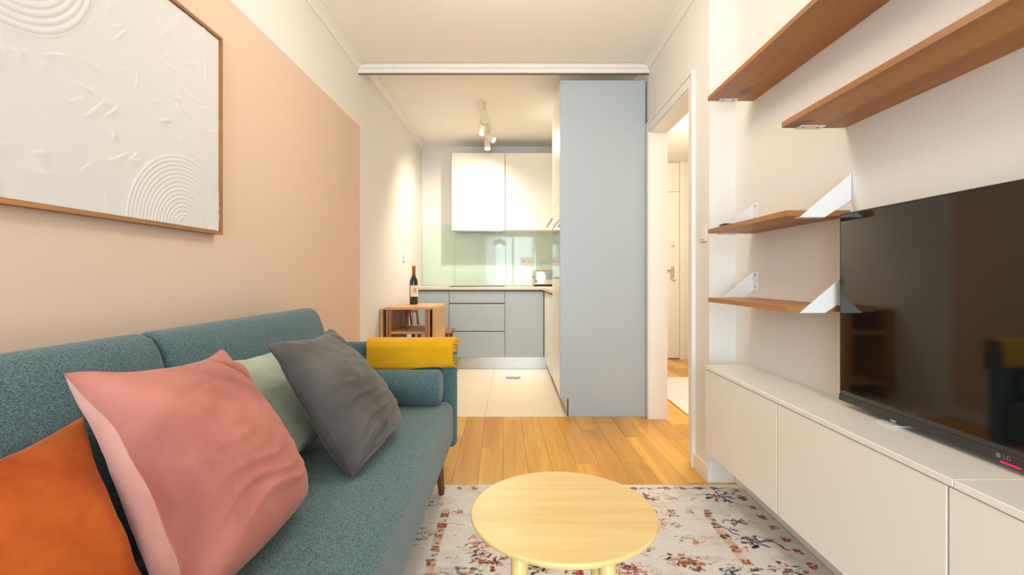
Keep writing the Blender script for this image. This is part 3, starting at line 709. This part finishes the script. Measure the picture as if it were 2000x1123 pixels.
# palmettes between the borders (right, left, far)
FL = [(.945, 2.205, .062, NAVY, GREY, ORG, 7), (.93, 1.978, .038, GREY, RED, NAVY, 4), (.93, 1.828, .050, NAVY, GREY, RED, 6), (.95, 1.66, .045, NAVY, ORG, GREY, 5),
      (.93, 1.50, .05, RUST, NAVY, TAN, 6), (.95, 1.3, .05, NAVY, GREY, RED, 5), (.72, 2.2, .03, ORG, TAN, RED, 5), (.60, 2.20, .045, RED, GREY, ORG, 4), (.44, 2.2, .05, NAVY, RED, TAN, 6),
      (.15, 2.2, .05, RUST, NAVY, TAN, 6), (-.1, 2.19, .045, ORG, RED, TAN, 5), (-.42, 2.15, .05, GREY, NAVY, RED, 5), (-.42, 1.85, .05, NAVY, RED, GREY, 6), (-.42, 1.62, .05, RUST, NAVY, TAN, 5),
      # field
      (.575, 1.995, .06, ORG, GREY, RED, 6), (.505, 1.955, .058, NAVY, GREY, TAN, 9), (.47, 1.80, .04, OLIVE, TAN, OLIVE, 5), (.64, 1.70, .055, RUST, ORG, NAVY, 5), (.58, 1.715, .03, NAVY, RED, GREY, 5),
      (.755, 1.655, .03, GREY, NAVY, TAN, 4), (.36, 1.69, .055, RED, NAVY, ORG, 6), (.41, 1.655, .05, ORG, RED, GREY, 5), (.20, 1.68, .06, RED, ORG, TAN, 7), (.08, 1.66, .04, NAVY, TAN, ORG, 4),
      (-.08, 1.70, .05, RUST, NAVY, ORG, 6), (-.14, 1.75, .03, GREY, NAVY, TAN, 5), (-.03, 1.79, .04, ORG, TAN, RED, 5), (-.13, 1.81, .04, ORG, TAN, ORG, 6), (-.17, 1.63, .05, GREY, TAN, ORG, 5),
      (-.10, 1.98, .04, ORG, TAN, RED, 5), (-.02, 1.92, .035, TAN, ORG, TAN, 5), (.70, 1.83, .025, TAN, ORG, TAN, 5), (.60, 1.52, .07, NAVY, RED, ORG, 6), (.2, 1.45, .09, RUST, NAVY, TAN, 8)]
for (cx, cy, s_, a, c, d, k) in FL: flower(cx, cy, s_*1.3, (a, c, d), k, r3.uniform(0, 6), 1.25, .33+.08*r3.random())
for (cx, cy, s_, a, c, d, k) in FL:           # smaller leaves and buds scattered round each palmette
    for q in range(5):
        an = r3.uniform(0, 2*pi); rr = s_*r3.uniform(.9, 1.9); px, py = cx+rr*math.cos(an)*1.3, cy+rr*math.sin(an)*.6
        flower(px, py, s_*r3.uniform(.25, .5), ((a, c, d), (NAVY, GREY, TAN), (c, ORG, a), (RUST, TAN, RED))[r3.integers(4)], int(r3.integers(2, 5)), r3.uniform(0, 6), r3.uniform(1.2, 2.4), .36+.08*r3.random())
    tendril(cx-s_*1.6, cy+r3.uniform(-.02, .02), cx+s_*1.6, cy+r3.uniform(-.02, .02), .012, (a, c, TAN, ORG)[r3.integers(4)], .004, .36)
for k in range(150):
    cx, cy = r3.uniform(-.5, 1.0), r3.uniform(.3, 2.25); L = r3.uniform(.03, .1); an = r3.uniform(-.5, .5)
    tendril(cx, cy, cx+L*math.cos(an), cy+L*math.sin(an), r3.uniform(.002, .012), (RUST, ORG, TAN, NAVY, GREY, RED, TAN, ORG)[r3.integers(8)], r3.uniform(.002, .0045), .44)
for k in range(260): flower(r3.uniform(-.5, 1.0), r3.uniform(.0, 2.2), r3.uniform(.01, .022), (r3.choice([0, 1, 2]) == 0 and (NAVY, GREY, TAN) or (ORG, TAN, RUST)), 4, r3.uniform(0, 6), 1.2, .42)
for (cx, cy) in ((.84, 1.9), (.98, 1.80)):
    tendril(cx, cy+.05, cx+.05, cy-.03, .006, RUST, .006, .3)
ny_, nx_ = X.shape
V = np.stack([X, Yr, np.full_like(X, .009)+.0006*(wear2-.5)], -1).reshape(-1, 3)
idx = np.arange(nx_*ny_).reshape(ny_, nx_)
F = np.stack([idx[:-1, :-1], idx[:-1, 1:], idx[1:, 1:], idx[1:, :-1]], -1).reshape(-1, 4)
rt = thing('area_rug', 'cream distressed oriental rug with rust and navy motifs under the coffee table', 'rug', ((RX0+RX1)/2, (RY0+RY1)/2, 0))
ro = from_arr('pile', V, F, RUGM, rt)
ca_ = ro.data.color_attributes.new('print', 'FLOAT_COLOR', 'POINT')
ca_.data.foreach_set('color', np.concatenate([np.clip(rug, 0, 1), np.ones(X.shape+(1,))], -1).reshape(-1).astype(np.float32))
box('backing', RX0+.001, RX1-.001, RY0+.001, RY1-.001, .0005, .0078, plain('rug_backing', srgb(214, 200, 182), .95), rt)
# hall rug
ht = thing('runner_rug', 'white flecked runner rug on the hall floor', 'rug', (1.66, 4.05, 0))
box('pile', 1.285, 2.04, 3.2, 4.83, .0005, .012, HALLRUG, ht, .003, 1)
bm = bmesh.new()
for k in range(60):
    xx = 1.29+.745*k/59
    bm_box(bm, xx-.003, xx+.003, 4.825, 4.85+random.uniform(0, .01), .001, .008)
fr = from_bm('fringe', bm, plain('grey_fringe', srgb(120, 112, 104), .95), ht); fr['kind'] = 'stuff'

# ================================================================== MEDIA CABINETS + TV
CX, CT = .896, .6175
GC = 'white wall-hung cabinets under the television'
for y0, y1, lb in ((1.619, 2.232, 'white wall-hung cabinet at the far end, next to the doorway'), (.982, 1.619, 'white wall-hung cabinet in the middle, below the left half of the television'),
                   (.343, .982, 'white wall-hung cabinet nearest the camera, below the right half of the television')):
    t = thing('media_cabinet', lb, 'cabinet', ((CX+XT)/2, (y0+y1)/2, .218), GC)
    box('carcass', CX+.02, XT-.0005, y0+.0005, y1-.0005, .221, .6005, CABW, t)
    box('door', CX, CX+.018, y0+.0026, y1-.0026, .218, .5975, CABW, t, .0015, 1)
for y0, y1, lb in ((.966, 2.236, 'long white top panel on the far wall-hung cabinets'), (.34, .9645, 'white top panel on the nearest wall-hung cabinet')):
    tag(box('cabinet_top', CX-.004, XT-.0005, y0, y1, .601, CT, CABW, None, .0015, 1), lb, 'top panel', 'top panels of the wall-hung cabinets')
VX, VY0, VY1, VZ0, VZ1 = 1.045, .511, 1.5256, .636, 1.232
t = thing('television', 'large black flat-screen television standing on the white cabinets', 'television', (1.07, 1.02, CT))
box('back_housing', VX+.012, VX+.045, VY0+.05, VY1-.05, VZ0+.03, VZ1-.06, BLACK, t, .006, 2)
box('panel', VX, VX+.012, VY0, VY1, VZ0, VZ1, BLACK, t, .0015, 1)
box('screen', VX-.001, VX, VY0+.007, VY1-.007, VZ0+.021, VZ1-.006, SCREEN, t)
box('bottom_bezel', VX-.003, VX-.0002, VY0, VY1, VZ0, VZ0+.02, BEZEL, t, .001, 1)
boxes('indicator_lens', [(VX-.004, VX, .978, 1.018, VZ0-.003, VZ0+.0003)], REDLED, t)
for fy in (1.325, .71):
    bm = bmesh.new(); bm_box(bm, VX-.012, VX+.055, fy-.03, fy+.03, CT+.0003, CT+.006); 
    o_ = from_bm('foot', bm, FOOT, t)
    boxes('foot_post', [(VX+.012, VX+.03, fy-.01, fy+.01, CT+.006, VZ0+.035)], CHROME, o_)
# logo: ring and letters on the lower bezel, centred
def text(body, size, loc, rot, mat, parent, name):
    cu = bpy.data.curves.new(name, 'FONT'); cu.body = body; cu.size = size; cu.extrude = .0003; cu.align_x = 'CENTER'; cu.align_y = 'CENTER'
    o = bpy.data.objects.new(name, cu); COL.objects.link(o)
    dg = bpy.context.evaluated_depsgraph_get(); me = bpy.data.meshes.new_from_object(o.evaluated_get(dg)); bpy.data.objects.remove(o)
    me.materials.clear(); me.materials.append(mat)
    n_ = bpy.data.objects.new(name, me); COL.objects.link(n_); n_.parent = parent; n_.location = Vector(loc)-wloc(parent); n_.rotation_euler = rot
    return n_
text('LG', .0135, (VX-.0034, 1.004, VZ0+.0105), (pi/2, 0, -pi/2), LOGO, t, 'logo_letters')
lathe('logo_disc', [(.0055, 0), (.0055, .0004), (.004, .0004)], (VX-.0032, 1.0225, VZ0+.0105), LOGO, t, 20, Matrix.Rotation(-pi/2, 3, 'Y'))

# ================================================================== SHELVES
SX = .898
def shelf(label, y0, y1, z, br, group):
    t = thing('wall_shelf', label, 'shelf', ((SX+XT)/2, (y0+y1)/2, z), group)
    box('board', SX, XT-.001, y0, y1, z-.02, z, SHELFW, t, .0012, 1)
    for yb, sgn in br:                    # sgn: side of the band on which the flanges lie
        th_ = .0035
        # slanted band in the x-z plane just outside the board end
        yo0, yo1 = sorted((yb, yb-sgn*th_))
        pts = [(XT-.002, z+.121), (XT-.002, z+.033), (SX+.125, z-.0235), (SX+.042, z-.0235)]
        bk = prism('bracket', pts, 'Y', yo0, yo1, BRACK, t)
        f0, f1 = sorted((yb, yb+sgn*.034))
        box('foot_flange', SX+.045, SX+.128, f0, f1, z-.0235, z-.0203, BRACK, bk)
        box('wall_flange', XT-.0045, XT-.0005, f0, f1, z+.033, z+.121, BRACK, bk) if True else None
        ym = yb+sgn*.02
        for zz in (z+.05, z+.105): lathe('screw', [(.0045, 0), (.0045, .0015), (.002, .002)], (XT-.0045, ym, zz), SCREW, bk, 12, Matrix.Rotation(-pi/2, 3, 'Y'))
        for xx in (SX+.062, SX+.11): lathe('screw', [(.0045, 0), (.0045, .0015), (.002, .002)], (xx, ym, z-.0235), SCREW, bk, 12, Matrix.Rotation(pi, 3, 'X'))
    return t
GS = 'oiled oak wall shelves with white brackets'
shelf('long oak shelf nearest the ceiling, running out at the top of the photo', .85, 2.207, 1.868, [(2.2085, -1), (.8485, 1)], GS)
shelf('long oak shelf above the television, second from the ceiling', .25, 1.597, 1.551, [(1.5985, -1), (.2485, 1)], GS)
shelf('short oak shelf holding a black remote, left of the television top', 1.569, 2.203, 1.251, [(2.2045, -1), (1.5675, 1)], GS)
shelf('short empty oak shelf, lowest, left of the television', 1.569, 2.203, .935, [(2.2045, -1), (1.5675, 1)], GS)
t = thing('remote_control', 'small black remote control lying on the short oak shelf', 'remote', (.99, 2.12, 1.251))
box('body', .925, 1.06, 2.10, 2.148, 1.2515, 1.268, BLACK, t, .005, 2)
for k in range(5):
    lathe('button', [(.004, 0), (.0038, .001)], (.94+.022*k, 2.124, 1.268), RUBBER, t, 12)

# ================================================================== FOLDING TABLE, CHAIR, BOTTLE
FZ = .775
t = thing('folding_table', 'folded light wood gateleg table with hanging flaps against the left kitchen wall', 'table', (-.9, 4.3, 0))
box('top', -1.10, -.70, 4.0, 4.6, FZ-.022, FZ, ACACIA_X, t, .003, 1)
box('flap', -1.134, -1.112, 4.0, 4.6, .14, FZ-.012, ACACIA_Y, t, .003, 1)
box('flap', -.694, -.672, 4.0, 4.6, .14, FZ-.004, ACACIA_Y, t, .003, 1)
for x0, x1 in ((-1.062, -1.044), (-.756, -.738)):
    box('side_board', x0, x1, 4.004, 4.596, 0, FZ-.022, ACACIA_Z, t, .002, 1)
for x0, x1 in ((-1.085, -1.066), (-.734, -.715)):
    for y0, y1 in ((4.004, 4.044), (4.55, 4.59)):
        box('gate_leg', x0, x1, y0, y1, 0, FZ-.024, ACACIA_Z, t, .002, 1)
    box('gate_rail', x0, x1, 4.044, 4.55, .08, .12, ACACIA_Y, t, .002, 1)
box('shelf', -1.044, -.756, 4.006, 4.59, .548, .568, ACACIA_X, t, .002, 1)
box('shelf', -1.044, -.756, 4.006, 4.59, .12, .14, ACACIA_X, t, .002, 1)
box('back_post', -1.044, -1.02, 4.57, 4.594, .568, FZ-.022, ACACIA_Z, t, .002, 1)
c = thing('dining_chair', 'wooden chair tucked behind the folding table, only its seat corner showing', 'chair', (-.83, 4.86, 0))
box('seat', -1.03, -.632, 4.645, 5.05, .468, .49, DARKWOOD, c, .006, 2)
for lx in (-1.0, -.67):
    for ly in (4.69, 5.0):
        rod('leg', (lx, ly, .468), (lx+(.03 if lx > -.8 else -.03), ly, 0), .018, .013, DARKWOOD, c)
for ly in (4.69, 5.0): rod('back_post', (-1.01, ly, .49), (-1.04, ly, .76), .014, .011, DARKWOOD, c)
box('backrest', -1.058, -1.038, 4.67, 5.02, .66, .765, DARKWOOD, c, .006, 2)
bx, by = -.943, 4.44
b = thing('wine_bottle', 'dark red wine bottle with cream label standing on the folding table', 'bottle', (bx, by, FZ))
R = .039
lathe('glass_body', [(.034, .0005), (.038, .004), (R, .012), (R, .20), (.037, .222), (.028, .244), (.018, .262), (.0155, .28), (.0155, .352)], (bx, by, FZ), BOTTLE, b)
lathe('capsule', [(.0162, .275), (.0162, .345), (.0175, .346), (.0175, .357), (.014, .359)], (bx, by, FZ), CAPS, b)
V = []; F = []; n = 24
for k in range(n+1):
    a = math.radians(-128+150*k/n); 
    for zz in (.072, .178): V.append((bx+(R+.0006)*math.cos(a), by+(R+.0006)*math.sin(a), FZ+zz))
for k in range(n): F.append((2*k, 2*k+2, 2*k+3, 2*k+1))
lb_ = from_arr('label', V, F, LABEL, b)
V = [(bx+(R+.0012)*math.cos(math.radians(-62)), by+(R+.0012)*math.sin(math.radians(-62)), FZ+.131)]; F = []
for k in range(24):
    a = 2*pi*k/24; an = math.radians(-62+27*math.cos(a)); V.append((bx+(R+.0012)*math.cos(an), by+(R+.0012)*math.sin(an), FZ+.131+.019*math.sin(a)))
for k in range(24): F.append((0, 1+k, 1+(k+1) % 24))
from_arr('emblem', V, F, EMBLEM, b)
